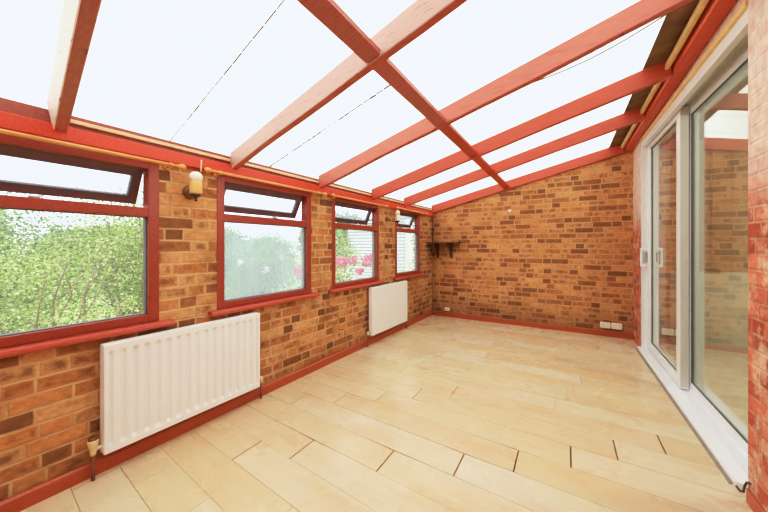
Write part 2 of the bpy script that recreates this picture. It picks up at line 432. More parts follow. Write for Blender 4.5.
# right wall: the old house wall with the door opening
DY0, DY1 = 2.03, 4.75
mb = MB()
mb.box(XR, 1.03, YN, 2.203, -.05, 2.78); mb.box(XR, 1.03, DY1, YB + .02, -.05, 2.78)
def dz(y): return .027 * (y - 2.3)
mb.add([(XR, 2.203, 2.46), (XR, DY1, 2.50), (XR, DY1, 2.78), (XR, 2.203, 2.78), (1.03, 2.203, 2.46), (1.03, DY1, 2.50), (1.03, DY1, 2.78), (1.03, 2.203, 2.78)],
       [(0, 1, 2, 3), (4, 7, 6, 5), (0, 4, 5, 1), (3, 2, 6, 7)])
struct(mb.build('wall_right', M['brick_right']), 'red painted house brick wall around the patio door', 'wall')
mb = MB(); mb.add([(-2.5, YN, -.05), (1.03, YN, -.05), (1.03, YN, 2.7), (-2.5, YN, 1.85), (-2.5, YN - .2, -.05), (1.03, YN - .2, -.05), (1.03, YN - .2, 2.7), (-2.5, YN - .2, 1.85)],
       [(0, 1, 2, 3), (5, 4, 7, 6), (3, 2, 6, 7), (0, 4, 5, 1), (1, 5, 6, 2), (0, 3, 7, 4)])
struct(mb.build('wall_front', M['brick_plain']), 'plain brick wall behind the camera', 'wall')

# baseboards
BH = .078
mb = MB(LW); mb.add([(0.0, YN, 0), (.018, YN, 0), (.018, YN, BH - .01), (.008, YN, BH), (0, YN, BH)] + [(0.0, YB, 0), (.018, YB, 0), (.018, YB, BH - .01), (.008, YB, BH), (0, YB, BH)],
       [(0, 1, 6, 5), (1, 2, 7, 6), (2, 3, 8, 7), (3, 4, 9, 8), (4, 0, 5, 9), (4, 3, 2, 1, 0), (5, 6, 7, 8, 9)])
struct(mb.build('baseboard_left', M['base_red']), 'red baseboard under the windows', 'baseboard')
mb = MB(); mb.rbox(X0 + SX * YB + .018, XR, YB - .02, YB, 0, .074, .004)
struct(mb.build('baseboard_back', M['base_red']), 'red baseboard along the end wall', 'baseboard')
mb = MB(); mb.rbox(XR - .012, XR + .0, YN, 2.19, 0, .07, .003)
struct(mb.build('baseboard_right', M['base_red']), 'red baseboard of the brick pier beside the door', 'baseboard')

# ------------------------------------------------------------------ roof
def roofbar(mb, xa, xb, yfun, w, zb, zt, n=14, mi=0, wob=0., seed=0, lean=0.):
    """timber following the roof pitch; yfun(x) = y of its near face; zb/zt offsets from the rafter underside line"""
    r = random.Random(seed); ph = r.uniform(0, 6)
    vs = []; fs = []
    for j in range(n + 1):
        x = xa + (xb - xa) * j / n
        y = yfun(x); z = roofz(x); wv = wob * (math.sin(ph + 3.1 * x) + .6 * math.sin(ph * 2 + 7.3 * x))
        c = .004
        vs += [(x, y + c, z + zb + wv), (x, y + w - c, z + zb + wv), (x, y + w, z + zb + c + wv), (x, y + w - lean, z + zt), (x, y - lean, z + zt), (x, y, z + zb + c + wv)]
    for j in range(n):
        for k in range(6): fs.append((j * 6 + k, j * 6 + (k + 1) % 6, (j + 1) * 6 + (k + 1) % 6, (j + 1) * 6 + k))
    fs += [tuple(range(6))[::-1], tuple(n * 6 + k for k in range(6))]
    return mb.add(vs, fs, mi)
RW = .05
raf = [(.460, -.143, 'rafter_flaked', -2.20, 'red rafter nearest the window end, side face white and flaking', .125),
       (1.392, -.094, 'rafter_flare_worn', -2.19, 'wavy rafter with pinkish side paled by light flare, second from the window end', .125),
       (2.325, -.088, 'rafter_pink', -2.16, 'pinkish red rafter carrying the loose cable, above the second pier', .125),
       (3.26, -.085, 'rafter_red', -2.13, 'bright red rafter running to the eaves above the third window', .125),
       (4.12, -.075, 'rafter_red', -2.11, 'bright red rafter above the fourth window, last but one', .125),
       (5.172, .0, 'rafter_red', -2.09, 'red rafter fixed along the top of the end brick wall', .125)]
rafy = []
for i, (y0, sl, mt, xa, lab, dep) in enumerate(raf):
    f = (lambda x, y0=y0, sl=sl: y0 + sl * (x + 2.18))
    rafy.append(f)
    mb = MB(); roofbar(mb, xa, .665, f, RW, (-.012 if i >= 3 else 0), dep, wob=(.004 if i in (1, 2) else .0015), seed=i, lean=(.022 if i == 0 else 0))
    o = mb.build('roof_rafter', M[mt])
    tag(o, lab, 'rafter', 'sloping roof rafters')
rp = -1.05
f = lambda x: -.42 - .15 * (x + 2.18)
mb = MB(); roofbar(mb, -2.2, .665, f, RW, 0, .125, seed=9); tag(mb.build('roof_rafter', M['rafter_red']), 'red rafter overhead behind the camera', 'rafter', 'sloping roof rafters')
rafy_all = [f] + rafy
NX0, NX1 = -.858, -.775
nlabs = ['red cross timber overhead behind the camera', 'short pinkish cross timber between the flaking and the wavy rafters', 'red cross timber between the wavy rafter and the cable rafter',
         'red cross timber between the cable rafter and the next bright red one', 'very short dark red cross timber, last but one', 'very short dark red cross timber touching the end wall rafter']
for i in range(6):
    ya = rafy_all[i](-.81) + RW; yb = rafy_all[i + 1](-.81)
    mb = MB()
    za, zb_ = roofz(NX0), roofz(NX1)
    vs = []
    for y in (ya, yb): vs += [(NX0, y, za + .010), (NX1, y, zb_ + .010), (NX1, y, zb_ + .034), (NX0, y, za + .034)]
    mb.add(vs, [(0, 1, 5, 4), (1, 2, 6, 5), (2, 3, 7, 6), (3, 0, 4, 7), (3, 2, 1, 0), (4, 5, 6, 7)])
    tag(mb.build('cross_timber', M['timber_pink'] if i < 3 else M['beam_red'] if i > 3 else M['rafter_red']), nlabs[i], 'cross timber', 'cross timbers between the rafters')

# ceiling: translucent sheets on the rafters
mb = MB()
xs = [-2.42 + (.80 + 2.42) * i / 20 for i in range(21)]
mb.add([(x, y, roofz(x) + .128) for x in xs for y in (YN - .1, YB + .15)], [(2 * i, 2 * i + 1, 2 * i + 3, 2 * i + 2) for i in range(20)])
ceil = struct(mb.build('ceiling', M['roof']), 'translucent ribbed white plastic sheet roof', 'ceiling')
# sheet joints seen through the roof
M['joint'] = plain('joint', srgb(138, 136, 134), .7, var=.5, scale=18)
jd = [(-.995 + 1.99, -.12, -2.25, .0, .006), (1.77, -.10, -2.25, -.88, .012), (2.75, -.09, -1.7, -.6, .005), (2.62, -.09, -.5, .25, .004), (3.62, -.07, -2.1, -.8, .004), (3.58, -.07, -.3, .3, .003), (4.5, -.03, -1.9, -.9, .005)]
for (yy, sl, xa, xb, w) in jd:
    mb = MB(); n = 24; jr = random.Random(int(yy * 100))
    for k in range(n):
        if w < .01 and jr.random() < .12: continue
        x1 = xa + (xb - xa) * k / n; x2 = xa + (xb - xa) * (k + .93) / n
        ww = w * jr.uniform(.8, 1.7)
        y1 = yy + sl * (x1 + 2.18); y2 = yy + sl * (x2 + 2.18)
        mb.add([(x1, y1, roofz(x1) + .124), (x2, y2, roofz(x2) + .124), (x2, y2 + ww, roofz(x2) + .124), (x1, y1 + ww, roofz(x1) + .124)], [(0, 1, 2, 3)])
    mb.build('sheet_joint', M['joint'], ceil)

# wall plate on the left
mb = MB(LW); mb.rbox(-.12, .03, YN, YB, WT + .012, 1.862, .004)
struct(mb.build('trim_1', M['plate_red']), 'bright red wall plate over the windows', 'trim')
mb = MB(LW); mb.box(-.14, .008, YN, YB, 1.862, 1.930)
struct(mb.build('trim_2', M['plate_dark']), 'dark red upper timber of the eaves', 'trim')
for i in range(1, 6):
    ya = rafy_all[i](-2.19) + RW + .004; yb = rafy_all[i + 1](-2.19) - .004
    mb = MB(LW); mb.rbox(.0085, .027, ya, yb, 1.886, 1.906, .003)
    struct(mb.build('trim_%d' % (i + 2), M['cream_wood']), 'cream batten at the eaves ' + ['', 'just past the flaking rafter', 'above the second window', 'above the pier after the second window', 'above the third window', 'above the fourth window'][i], 'trim')
# right: soffit board, batten, ledger beam, strip over the door
def ybar(name, x0, x1, z0, z1, y0, y1, mat, lab, r=.004, cat='trim', fn=None):
    mb = MB(fn); mb.rbox(x0, x1, y0, y1, z0, z1, r); return struct(mb.build(name, mat), lab, cat)
segsR = [YN] + [v for f in rafy_all for v in (f(.62), f(.62) + RW)] + [YB]
mb = MB()
for a, b in zip(segsR[0::2], segsR[1::2]):
    if b - a > .02: mb.add([(.50, a, roofz(.50) + .12), (.70, a, roofz(.70) + .12), (.70, b, roofz(.70) + .12), (.50, b, roofz(.50) + .12), (.50, a, roofz(.5) + .126), (.70, a, roofz(.7) + .126), (.70, b, roofz(.7) + .126), (.50, b, roofz(.5) + .126)],
                            [(0, 1, 2, 3), (7, 6, 5, 4), (0, 4, 5, 1), (1, 5, 6, 2), (2, 6, 7, 3), (3, 7, 4, 0)])
struct(mb.build('trim_8', M['brown_board']), 'brown boards under the roof edge by the house', 'trim')
mb = MB()
for a, b in zip(segsR[0::2], segsR[1::2]):
    if b - a > .02: mb.rbox(.628, .652, a + .002, b - .002, 2.555, 2.60, .003)
struct(mb.build('trim_9', M['yellow_wood']), 'bare yellow batten beside the red ledger', 'trim')
ybar('trim_10', .672, XR, 2.52, 2.625, YN, YB, M['beam_red'], 'red ledger beam along the house wall', .018)
mb = MB(); y0, y1 = 2.205, DY1
mb.add([(.755, y0, 2.43), (.83, y0, 2.43), (.83, y0, 2.46), (.755, y0, 2.46), (.755, y1, 2.43 + dz(y1)), (.83, y1, 2.43 + dz(y1)), (.83, y1, 2.46 + dz(y1)), (.755, y1, 2.46 + dz(y1))],
       [(0, 1, 5, 4), (1, 2, 6, 5), (2, 3, 7, 6), (3, 0, 4, 7), (3, 2, 1, 0), (4, 5, 6, 7)])
struct(mb.build('trim_11', M['yellow_wood']), 'yellowed timber strip over the patio door', 'trim')

# ------------------------------------------------------------------ windows
def window(idx, y0, y1, dzz, glassm):
    e = empty('window_%d' % idx, LW(0, (y0 + y1) / 2, WB)); struct(e, ['wide window nearest the camera looking onto bright shrubs', 'window between the two piers with hazy glass', 'window showing pink flowers and white boarding', 'smallest window next to the end wall'][idx - 1], 'window')
    fn = lambda d, y, z: LW(d, y, z + dzz * (z - .3))
    fw = .058; dp = -.075
    zt = 1.428; zh = 1.486
    b = WB + .015; t = WT
    mb = MB(fn)
    mb.rbox(dp, .004, y0, y0 + fw, b, t, .004); mb.rbox(dp, .004, y1 - fw, y1, b, t, .004)
    mb.rbox(dp, .002, y0 + fw - .003, y1 - fw + .003, b, b + .05, .004); mb.rbox(dp, .002, y0 + fw - .003, y1 - fw + .003, t - .05, t, .004)
    mb.build('window_frame', M['frame_red'], e)
    mb = MB(fn); mb.rbox(dp + .004, .003, y0 + fw - .002, y1 - fw + .002, zt, zh, .004); mb.build('transom', M['frame_red'], e)
    mb = MB(fn)
    for (a, bb, c, d) in ((y0 + fw - .001, y1 - fw + .001, b + .05, b + .055), (y0 + fw - .001, y1 - fw + .001, zt - .004, zt), (y0 + fw - .001, y0 + fw + .003, b + .05, zt), (y1 - fw - .006, y1 - fw + .001, b + .05, zt)):
        mb.box(-.05, -.018, a, bb, c, d)
    mb.build('glazing_gasket', M['gasket'], e)
    mb = MB(fn); mb.box(-.040, -.034, y0 + fw, y1 - fw, b + .05, zt); mb.build('pane', glassm, e)
    # sill board with rounded nose
    mb = MB(fn); ya, yb = y0 - .06, y1 + .065
    pr = [(-.08, WB - .022), (.045, WB - .022), (.053, WB - .016), (.056, WB - .006), (.053, WB + .006), (.045, WB + .012), (-.08, WB + .016)]
    n = len(pr); mb.add([(p[0], y, p[1]) for y in (ya, yb) for p in pr], [(k, (k + 1) % n, n + (k + 1) % n, n + k) for k in range(n)] + [tuple(range(n))[::-1], tuple(range(n, 2 * n))])
    mb.build('window_sill', M['sill_red'], e)
    # top-hung sash standing open
    an = math.radians([29, 27, 25, 24][idx - 1]); hz = t - .048; hd = -.045; L = hz - zh - .002
    def sf(d, y, u):   # u down along the sash from the hinge, d its thickness
        return fn(hd - math.sin(an) * u + math.cos(an) * d, y, hz - math.cos(an) * u - math.sin(an) * d)
    ya, yb = y0 + fw + .004, y1 - fw - .004; sw = .045
    mb = MB(sf)
    mb.rbox(-.035, .0, ya, yb, 0, sw, .003); mb.rbox(-.035, 0, ya, yb, L - sw, L, .003)
    mb.rbox(-.035, 0, ya, ya + sw, sw - .003, L - sw + .003, .003); mb.rbox(-.035, 0, yb - sw, yb, sw - .003, L - sw + .003, .003)
    sa = mb.build('sash', M['sash_dark'], e)
    mb = MB(sf); mb.box(-.02, -.014, ya + sw, yb - sw, sw, L - sw); p = mb.build('pane', M['glass_sash'] if idx != 3 else M['glass_mid'], sa); 
    mb = MB(sf)
    for (a, bb, c, d) in ((ya + sw - .001, yb - sw + .001, sw - .001, sw + .008), (ya + sw - .001, yb - sw + .001, L - sw - .008, L - sw + .001), (ya + sw - .001, ya + sw + .007, sw, L - sw), (yb - sw - .007, yb - sw + .001, sw, L - sw)):
        mb.box(-.03, .002, a, bb, c, d)
    mb.box(-.04, .006, ya - .002, yb + .002, -.006, .004)
    mb.build('sash_gasket', M['gasket'], sa)
    ym = (y0 + y1) / 2 + (.1 if idx == 1 else .05)
    mb = MB(fn); mb.tube([(-.02, ym, zh + .004), (-.05, ym + .03, zh + .016), (-.12, ym + .05, zh + .03)], .006, 8); mb.rbox(-.03, 0, ym - .02, ym + .02, zh - .002, zh + .010, .003); mb.build('window_stay', M['metal'], e)
    return e
for i, (a, b, d) in enumerate(wins):
    window(i + 1, a, b, d, [M['glass'], M['glass_hazy'], M['glass_mid'], M['glass_mid']][i])

# ------------------------------------------------------------------ patio door
door = struct(empty('door_1', (.80, 3.45, 0)), 'white sliding patio door onto the room', 'door')
HZ = 2.435
def df(x, y, z): return (x, y, z + dz(y) * max(0, (z - .3) / 2.1))
mb = MB(df)
mb.rbox(.770, .985, DY1 - .042, DY1, .03, HZ, .004)                  # far jamb
mb.rbox(.772, .815, DY0, DY1 - .05, HZ - .075, HZ, .004)            # head
mb.rbox(.985, 1.02, DY0, DY1, HZ - .09, HZ, .004); mb.rbox(.770, .985, DY0 - .05, DY0, .03, HZ, .004)
mb.build('door_frame', M['upvc'], door)
mb = MB(df)
mb.box(.815, .985, DY0, DY1 - .05, HZ - .03, HZ); mb.box(.878, .886, DY0, DY1 - .05, HZ - .075, HZ - .03)
mb.build('head_track', M['upvc_grey'], door)
mb = MB()
SYN = 2.30
mb.add([(.748, SYN, 0), (.748, SYN, .026), (.756, SYN, .034), (.99, SYN - .12, .040), (.99, SYN - .12, 0)] + [(.735, DY1 + .02, 0), (.735, DY1 + .02, .026), (.743, DY1 + .02, .034), (.99, DY1 + .02, .040), (.99, DY1 + .02, 0)],
       [(0, 1, 6, 5), (1, 2, 7, 6), (2, 3, 8, 7), (3, 4, 9, 8), (4, 0, 5, 9), (4, 3, 2, 1, 0), (5, 6, 7, 8, 9)])
mb.rbox(.81, .818, 2.21, DY1 - .05, .034, .052, .002); mb.rbox(.882, .890, 2.21, DY1 - .05, .034, .056, .002)
mb.build('threshold', M['upvc'], door)
mb = MB(); mb.add([(.733, SYN + .01, 0), (.749, SYN + .01, 0), (.749, SYN + .01, .012), (.718, DY1, 0), (.737, DY1, 0), (.737, DY1, .012)], [(0, 1, 2), (5, 4, 3), (0, 3, 4, 1), (1, 4, 5, 2), (2, 5, 3, 0)])
mb.build('threshold_seal', M['seal_grey'], door)
# sliding leaf (far half, inner track)
def leaf(name, xa, xb, ya, yb, zb, zt, sw, tw, bw, gx=None):
    mb = MB(df)
    mb.rbox(xa, xb, ya, ya + sw, zb, zt, .004); mb.rbox(xa, xb, yb - sw, yb, zb, zt, .004)
    mb.rbox(xa, xb, ya + sw - .002, yb - sw + .002, zb, zb + bw, .004); mb.rbox(xa, xb, ya + sw - .002, yb - sw + .002, zt - tw, zt, .004)
    o = mb.build(name, M['upvc'], door)
    mb = MB(df); xm = gx or (xa + xb) / 2
    mb.box(xm - .003, xm + .003, ya + sw - .001, yb - sw + .001, zb + bw - .001, zt - tw + .001)
    mb.build('pane', M['glass_door'], o)
    mb = MB(df); g = .005
    for (a, b, c, d) in ((ya + sw - .001, ya + sw + g, zb + bw, zt - tw), (yb - sw - g, yb - sw + .001, zb + bw, zt - tw), (ya + sw, yb - sw, zb + bw - .001, zb + bw + g * .6), (ya + sw, yb - sw, zt - tw - g, zt - tw + .001)):
        mb.box(xm - .009, xm + .009, a, b, c, d)
    mb.build('glazing_gasket', M['seal'], o)
    return o
sl = leaf('sliding_panel', .822, .880, 3.50, DY1 - .040, .045, HZ - .045, .095, .07, .085)
# grey stile end with a pull, and the handle on the far stile
mb = MB(df); mb.box(.826, .876, 3.4985, 3.4995, .06, HZ - .06); mb.build('stile_end', M['upvc_grey'], sl)
mb = MB(df); mb.box(.815, .823, 3.4982, 3.4992, 0, .001)
hy = 4.655
mb = MB(df); mb.rbox(.812, .824, hy - .04, hy + .04, .97, 1.215, .004); hd_ = mb.build('door_handle', M['upvc'], sl)
mb = MB(df); mb.rbox(.748, .766, hy - .022, hy + .022, .985, 1.20, .007); mb.rbox(.750, .816, hy - .016, hy + .016, .985, 1.015, .006); mb.rbox(.750, .816, hy - .016, hy + .016, 1.17, 1.20, .006); mb.build('grip', M['upvc'], hd_)
mb = MB(df); mb.rbox(.800, .813, hy - .024, hy + .024, 1.04, 1.15, .003); mb.build('door_lock', M['metal'], hd_)
mb = MB(df); mb.rbox(.72+.076, .8, DY1-.04, DY1-.02, .09, .115, .002); mb.build('latch_plate', M['metal'], door)
leaf('fixed_panel', .888, .940, DY0 + .002, 3.56, .045, HZ - .045, .06, .07, .07, .900)

# ------------------------------------------------------------------ room of the house behind the door
mb = MB(); mb.box(1.03, 3.8, .5, 6.0, -.05, 0.0); struct(mb.build('floor_inner', M['int_floor']), 'pale floor of the room behind the patio door', 'floor')
mb = MB(); mb.box(3.8, 3.9, .5, 6.0, 0, 1.05, 1); mb.box(3.8, 3.9, .5, 6.0, 1.05, 2.6, 0); struct(mb.build('wall_inner', [M['int_wall'], M['int_wall_low']]), 'two tone wall of the room behind the patio door', 'wall')
mb = MB(); mb.box(1.03, 3.8, 5.4, 5.5, 0, .93, 1); mb.box(1.03, 3.8, 5.4, 5.5, .93, 2.6, 0); struct(mb.build('wall_inner_end', [M['int_wall'], M['int_wall_low']]), 'end wall of the room behind the patio door', 'wall')
mb = MB(); mb.box(1.03, 3.9, .4, .5, 0, 2.6); struct(mb.build('wall_inner_near', M['int_wall']), 'near wall of the room behind the patio door', 'wall')
mb = MB(); mb.box(1.03, 3.9, .4, 6.0, 2.62, 2.7); struct(mb.build('ceiling_inner', M['int_wall']), 'ceiling of the room behind the patio door', 'ceiling')
n = 60; mb = MB(); vs = []
for k in range(n + 1):
    x = 1.55 + .17 * k / n; yy = 5.33 + .025 * math.sin(k * .9) + .01 * math.sin(k * .37)
    vs += [(x, yy, .95), (x, yy + .006 * math.sin(k * .7), 2.42)]
mb.add(vs, [(2 * k, 2 * k + 2, 2 * k + 3, 2 * k + 1) for k in range(n)], 0, True)
tag(mb.build('curtain', M['curtain']), 'tan curtain hanging in the room behind the patio door', 'curtain')
pl = bpy.data.lights.new('room_fill', 'POINT'); pl.energy = 110; pl.shadow_soft_size = .2; pl.color = (1, .95, .86)  # added fill light, no lamp seen; brightens the room behind the glass
po = bpy.data.objects.new('room_fill', pl); C.objects.link(po); po.location = (2.3, 3.0, 2.3)

# ------------------------------------------------------------------ radiators
def fluted(ya, yb, zb, zt, d0, d1, nfl):
    """pressed steel front: vertical flutes with rounded ends inside a flat border"""
    mb = MB(LW)
    ny, nz = nfl * 10, 40
    by, bz = .022, .030
    def dep(y, z):
        if not (ya + by < y < yb - by): return 0.
        t = ((y - ya - by) / (yb - ya - 2 * by) * nfl) % 1.0
        a = min(t, 1 - t) / .5                                   # 0 at groove centre .. 1 at rib
        g = 1 - min(1, max(0, (a - .22) / .30)); g = g * g * (3 - 2 * g)
        e = min(1, max(0, min(z - zb - bz, zt - bz - z) / .022)); e = e * e * (3 - 2 * e)
        return -.016 * g * e
    ysx = sorted(set([ya + (yb - ya) * k / ny for k in range(ny + 1)]))
    zs = [zb + bz * k / 3 for k in range(3)] + [zb + bz + .024 * k / 5 for k in range(6)] + [zb + .07 + (zt - zb - .14) * k / 6 for k in range(7)] + [zt - bz - .024 + .024 * k / 5 for k in range(6)] + [zt - bz + bz * k / 3 for k in range(1, 4)]
    vs = [(d1 + dep(y, z), y, z) for y in ysx for z in zs]; n2 = len(zs)
    fs = [(i * n2 + j, i * n2 + j + 1, (i + 1) * n2 + j + 1, (i + 1) * n2 + j) for i in range(len(ysx) - 1) for j in range(n2 - 1)]
    mb.add(vs, fs, 0, True)
    r = .012
    mb.rbox(d0, d1 - .002, ya - .003, ya + .004, zb, zt, .003); mb.rbox(d0, d1 - .002, yb - .004, yb + .003, zb, zt, .003)
    mb.rbox(d0, d1 - .002, ya, yb, zt - .006, zt + .004, .004); mb.rbox(d0, d1 - .002, ya, yb, zb - .003, zb + .006, .003)
    mb.box(d0, d0 + .006, ya, yb, zb, zt)
    return mb
def valve(rad, y, z, d, side, big):
    """lockshield/wheel valve on a pipe that drops to the floor"""
    mb = MB(LW)
    if big: mb.lathe([(.0, .055), (.020, .055), (.024, .045), (.020, .02), (.014, .0), (.015, -.012), (.011, -.03), (.0, -.03)], (d, y, z), n=16)
    else: mb.lathe([(.0, .03), (.012, .03), (.014, .015), (.011, -.02), (.0, -.02)], (d, y, z), n=12)
    mb.build('valve', M['valve_cream'], rad)
    mb = MB(LW); mb.tube([(d, y, z), (d, y + side * .035, z), (d, y + side * .06, z)], .010, 10); mb.build('valve_tail', M['plastic'] if big else M['metal'], rad)
    mb = MB(LW); mb.tube([(d, y, 0.002), (d, y, z - .02)], .0085, 10); mb.build('pipe', M['pipe_paint'], rad)
    if big:
        mb = MB(LW); mb.lathe([(.0, .066), (.019, .066), (.021, .054), (0, .054)], (d, y, z), n=16); mb.build('valve_cap', M['pipe_paint'], rad)
ra = empty('radiator', LW(.05, 1.1, .12)); tag(ra, 'long white fluted radiator under the two nearest windows', 'radiator', 'wall radiators')
fluted(.640, 1.588, .128, .712, .03, .092, 16).build('panel', M['radiator'], ra)
valve(ra, .603, .165, .055, 1, True); valve(ra, 1.632, .150, .045, -1, False)
mb = MB(LW); mb.rbox(-.0, .034, .75, .79, .2, .62, .003); mb.build('wall_bracket', M['radiator'], ra)
mb = MB(LW); mb.rbox(-.0, .034, 1.42, 1.46, .2, .62, .003); mb.build('wall_bracket', M['radiator'], ra)
rb = empty('radiator', LW(.05, 3.7, .12)); tag(rb, 'smaller white flat fronted radiator under the two far windows', 'radiator', 'wall radiators')
mb = MB(LW); mb.rbox(.03, .088, 3.175, 4.105, .13, .730, .010, seg=3); mb.build('panel', M['radiator'], rb)
mb = MB(LW); mb.box(.04, .08, 3.19, 4.09, .729, .733); mb.build('top_grille', M['rad_groove'], rb)
mb = MB(LW); mb.rbox(0, .034, 3.35, 3.39, .2, .62, .003); mb.build('wall_bracket', M['radiator'], rb)
mb = MB(LW); mb.rbox(0, .034, 3.9, 3.94, .2, .62, .003); mb.build('wall_bracket', M['radiator'], rb)
valve(rb, 3.135, .165, .05, 1, False); valve(rb, 4.145, .16, .05, -1, False)

# ------------------------------------------------------------------ curtain poles
def pole(ya, yb, z, lab, bys, fa=True, fb=True, d=.062):
    e = empty('curtain_pole', LW(d, (ya + yb) / 2, z)); tag(e, lab, 'curtain pole', 'wooden curtain poles over the windows')
    mb = MB(LW); mb.tube([(d, ya, z), (d, yb, z)], .0105, 14); mb.build('pole', M['pole_wood'], e)
    pf = [(0, -.026), (.012, -.024), (.019, -.012), (.020, 0), (.016, .012), (.010, .018), (.013, .024), (0, .026)]
    for y, s, on in ((ya, 1, fa), (yb, -1, fb)):
        if on: mb = MB(LW); mb.lathe([(r, s * h) for r, h in pf], (d, y, z), 'y', 14); mb.build('finial', M['pole_wood'], e)
    for y in bys:
        mb = MB(LW); mb.tube([(.004, y, z - .006), (d - .004, y, z - .006)], .008, 10); mb.lathe([(.02, 0), (.018, .008), (.008, .012)], (.001, y, z - .006), 'x', 14); mb.lathe([(.0145, -.008), (.0145, .008)], (d, y, z), 'y', 14)
        mb.build('bracket', M['pole_wood'], e)
PZ = 1.765
pole(-.5, 1.03, PZ - .002, 'long orange wooden curtain pole over the window nearest the camera', (-.3, .97))
pole(1.20, 2.36, PZ + .012, 'orange wooden curtain pole over the hazy second window', (1.285, 2.27))
pole(2.49, 3.56, PZ + .018, 'orange wooden curtain pole over the window with pink flowers', (2.56, 3.44))
pole(3.86, 4.86, PZ + .032, 'orange wooden curtain pole over the window by the end wall', (3.93, 4.74))

# ------------------------------------------------------------------ wall lamps
def lamp(y, z, lab, scale=1.0, white=False, dy=-.022):
    e = empty('wall_lamp', LW(0, y, z)); tag(e, lab, 'wall lamp', 'candle wall lamps between the windows')
    s = scale
    mb = MB(LW); mb.lathe([(.044 * s, 0), (.046 * s, .012), (.038 * s, .022), (.026 * s, .026), (.0, .028)], (.0, y, z), 'x', 24); mb.build('backplate', M['lamp_wood'], e)
    mb = MB(LW); mb.tube([(.024, y, z), (.06, y, z - .03), (.1, y + dy * .8, z - .045), (.125, y + dy, z - .03)], .007, 10); mb.build('arm', M['iron'], e)
    cx, cy = .125, y + dy
    mb = MB(LW); mb.lathe([(0, -.045), (.008, -.045), (.012, -.036), (.006, -.028), (.014, -.018), (.026, -.012), (.030, 0), (.024, .004), (0, .004)], (cx, cy, z - .028), n=18); mb.build('candle_holder', M['iron'], e)
    mb = MB(LW); mb.lathe([(0, 0), (.034 * s, 0), (.036 * s, .01), (.035 * s, .08), (.033 * s, .084), (0, .084)], (cx, cy, z - .025), n=22); mb.build('lamp_shade', M['shade_white'] if white else M['shade_gold'], e)
    mb = MB(LW); mb.lathe([(.030 * s, 0), (.036 * s, .012), (.039 * s, .03), (.033 * s, .048), (.018 * s, .060), (0, .064)], (cx, cy, z + .058), n=22); mb.build('bulb', M['shade_white'], e)
    return e, (cx, cy, z)
e, c = lamp(1.108, 1.615, 'candle wall lamp with gold shade on the pier beside the nearest window')
mb = MB(LW); mb.tube([(.11, 1.125, 1.745), (.085, 1.14, 1.79), (.07, 1.15, 1.835)], .004, 8); mb.build('cord', M['cream_wood'], e)
lamp(3.655, 1.625, 'small candle wall lamp with white shade beside the fourth window', .85, True, .085)

# ------------------------------------------------------------------ end wall fittings
sh = empty('wall_shelf', (-1.85, YB, 1.3)); tag(sh, 'small dark wooden bracket shelf in the corner of the end wall', 'shelf')
xa = X0 + SX * 5.2 + .005
mb = MB(); mb.rbox(xa, -1.565, YB - .28, YB - .001, 1.298, 1.316, .003); mb.build('shelf_board', M['dark_wood'], sh)
for x in (-1.98, -1.73):
    mb = MB(); w = .03
    pr = [(0, 1.298), (-.25, 1.298), (-.25, 1.28), (-.19, 1.245), (-.12, 1.19), (-.07, 1.12), (-.04, 1.06), (0, 1.03)]
    n = len(pr); mb.add([(xx, YB - .001 + p[0], p[1]) for xx in (x - w / 2, x + w / 2) for p in pr], [(k, (k + 1) % n, n + (k + 1) % n, n + k) for k in range(n)] + [tuple(range(n))[::-1], tuple(range(n, 2 * n))])
    mb.build('bracket', M['dark_wood'], sh)
so = empty('power_socket', (.52, YB, .15)); tag(so, 'long cream double power socket low on the end wall', 'power socket')
for xs_ in (.402, .530):
    mb = MB(); mb.rbox(xs_, xs_ + .118, YB - .03, YB - .001, .115, .195, .006); fp = mb.build('faceplate', M['plastic'], so)
    for dx in (.03, .088):
        mb = MB(); mb.box(xs_ + dx - .003, xs_ + dx + .003, YB - .0306, YB - .0298, .160, .170); mb.box(xs_ + dx - .010, xs_ + dx - .004, YB - .0306, YB - .0298, .142, .146); mb.box(xs_ + dx + .004, xs_ + dx + .010, YB - .0306, YB - .0298, .142, .146)
        mb.build('pin_slot', M['seal'], fp)
mb = MB(); mb.rbox(-1.855, -1.765, YB - .028, YB - .001, .105, .165, .01, seg=3)
j1 = mb.build('aerial_socket', M['plastic']); tag(j1, 'small white aerial socket just above the baseboard near the corner', 'aerial socket')
mb = MB(); mb.lathe([(.006, -.036), (.009, -.028), (.009, -.02)], (-1.81, YB, .135), 'y', 12); mb.build('connector', M['metal'], j1)
mb = MB(); mb.rbox(-.805, -.755, YB - .022, YB - .001, 1.79, 1.835, .009, seg=3); j2 = mb.build('cable_box', M['plastic']); tag(j2, 'tiny white cable box high on the end wall', 'cable box')  # small junction box for a cable
mb = MB(); mb.tube([(-.775, YB - .012, 1.792), (-.77, YB - .010, 1.775), (-.762, YB - .006, 1.768)], .005, 8); mb.build('cable_stub', M['plastic'], j2)
# corner pipe/cable in the far left corner
mb = MB(); xx = X0 + SX * 5.19 + .02
mb.tube([(xx, YB - .02, 1.80), (xx, YB - .02, 1.33)], .006, 8); tag(mb.build('cable', M['cable']), 'thin dark cable dropping down the far corner to the shelf', 'cable')
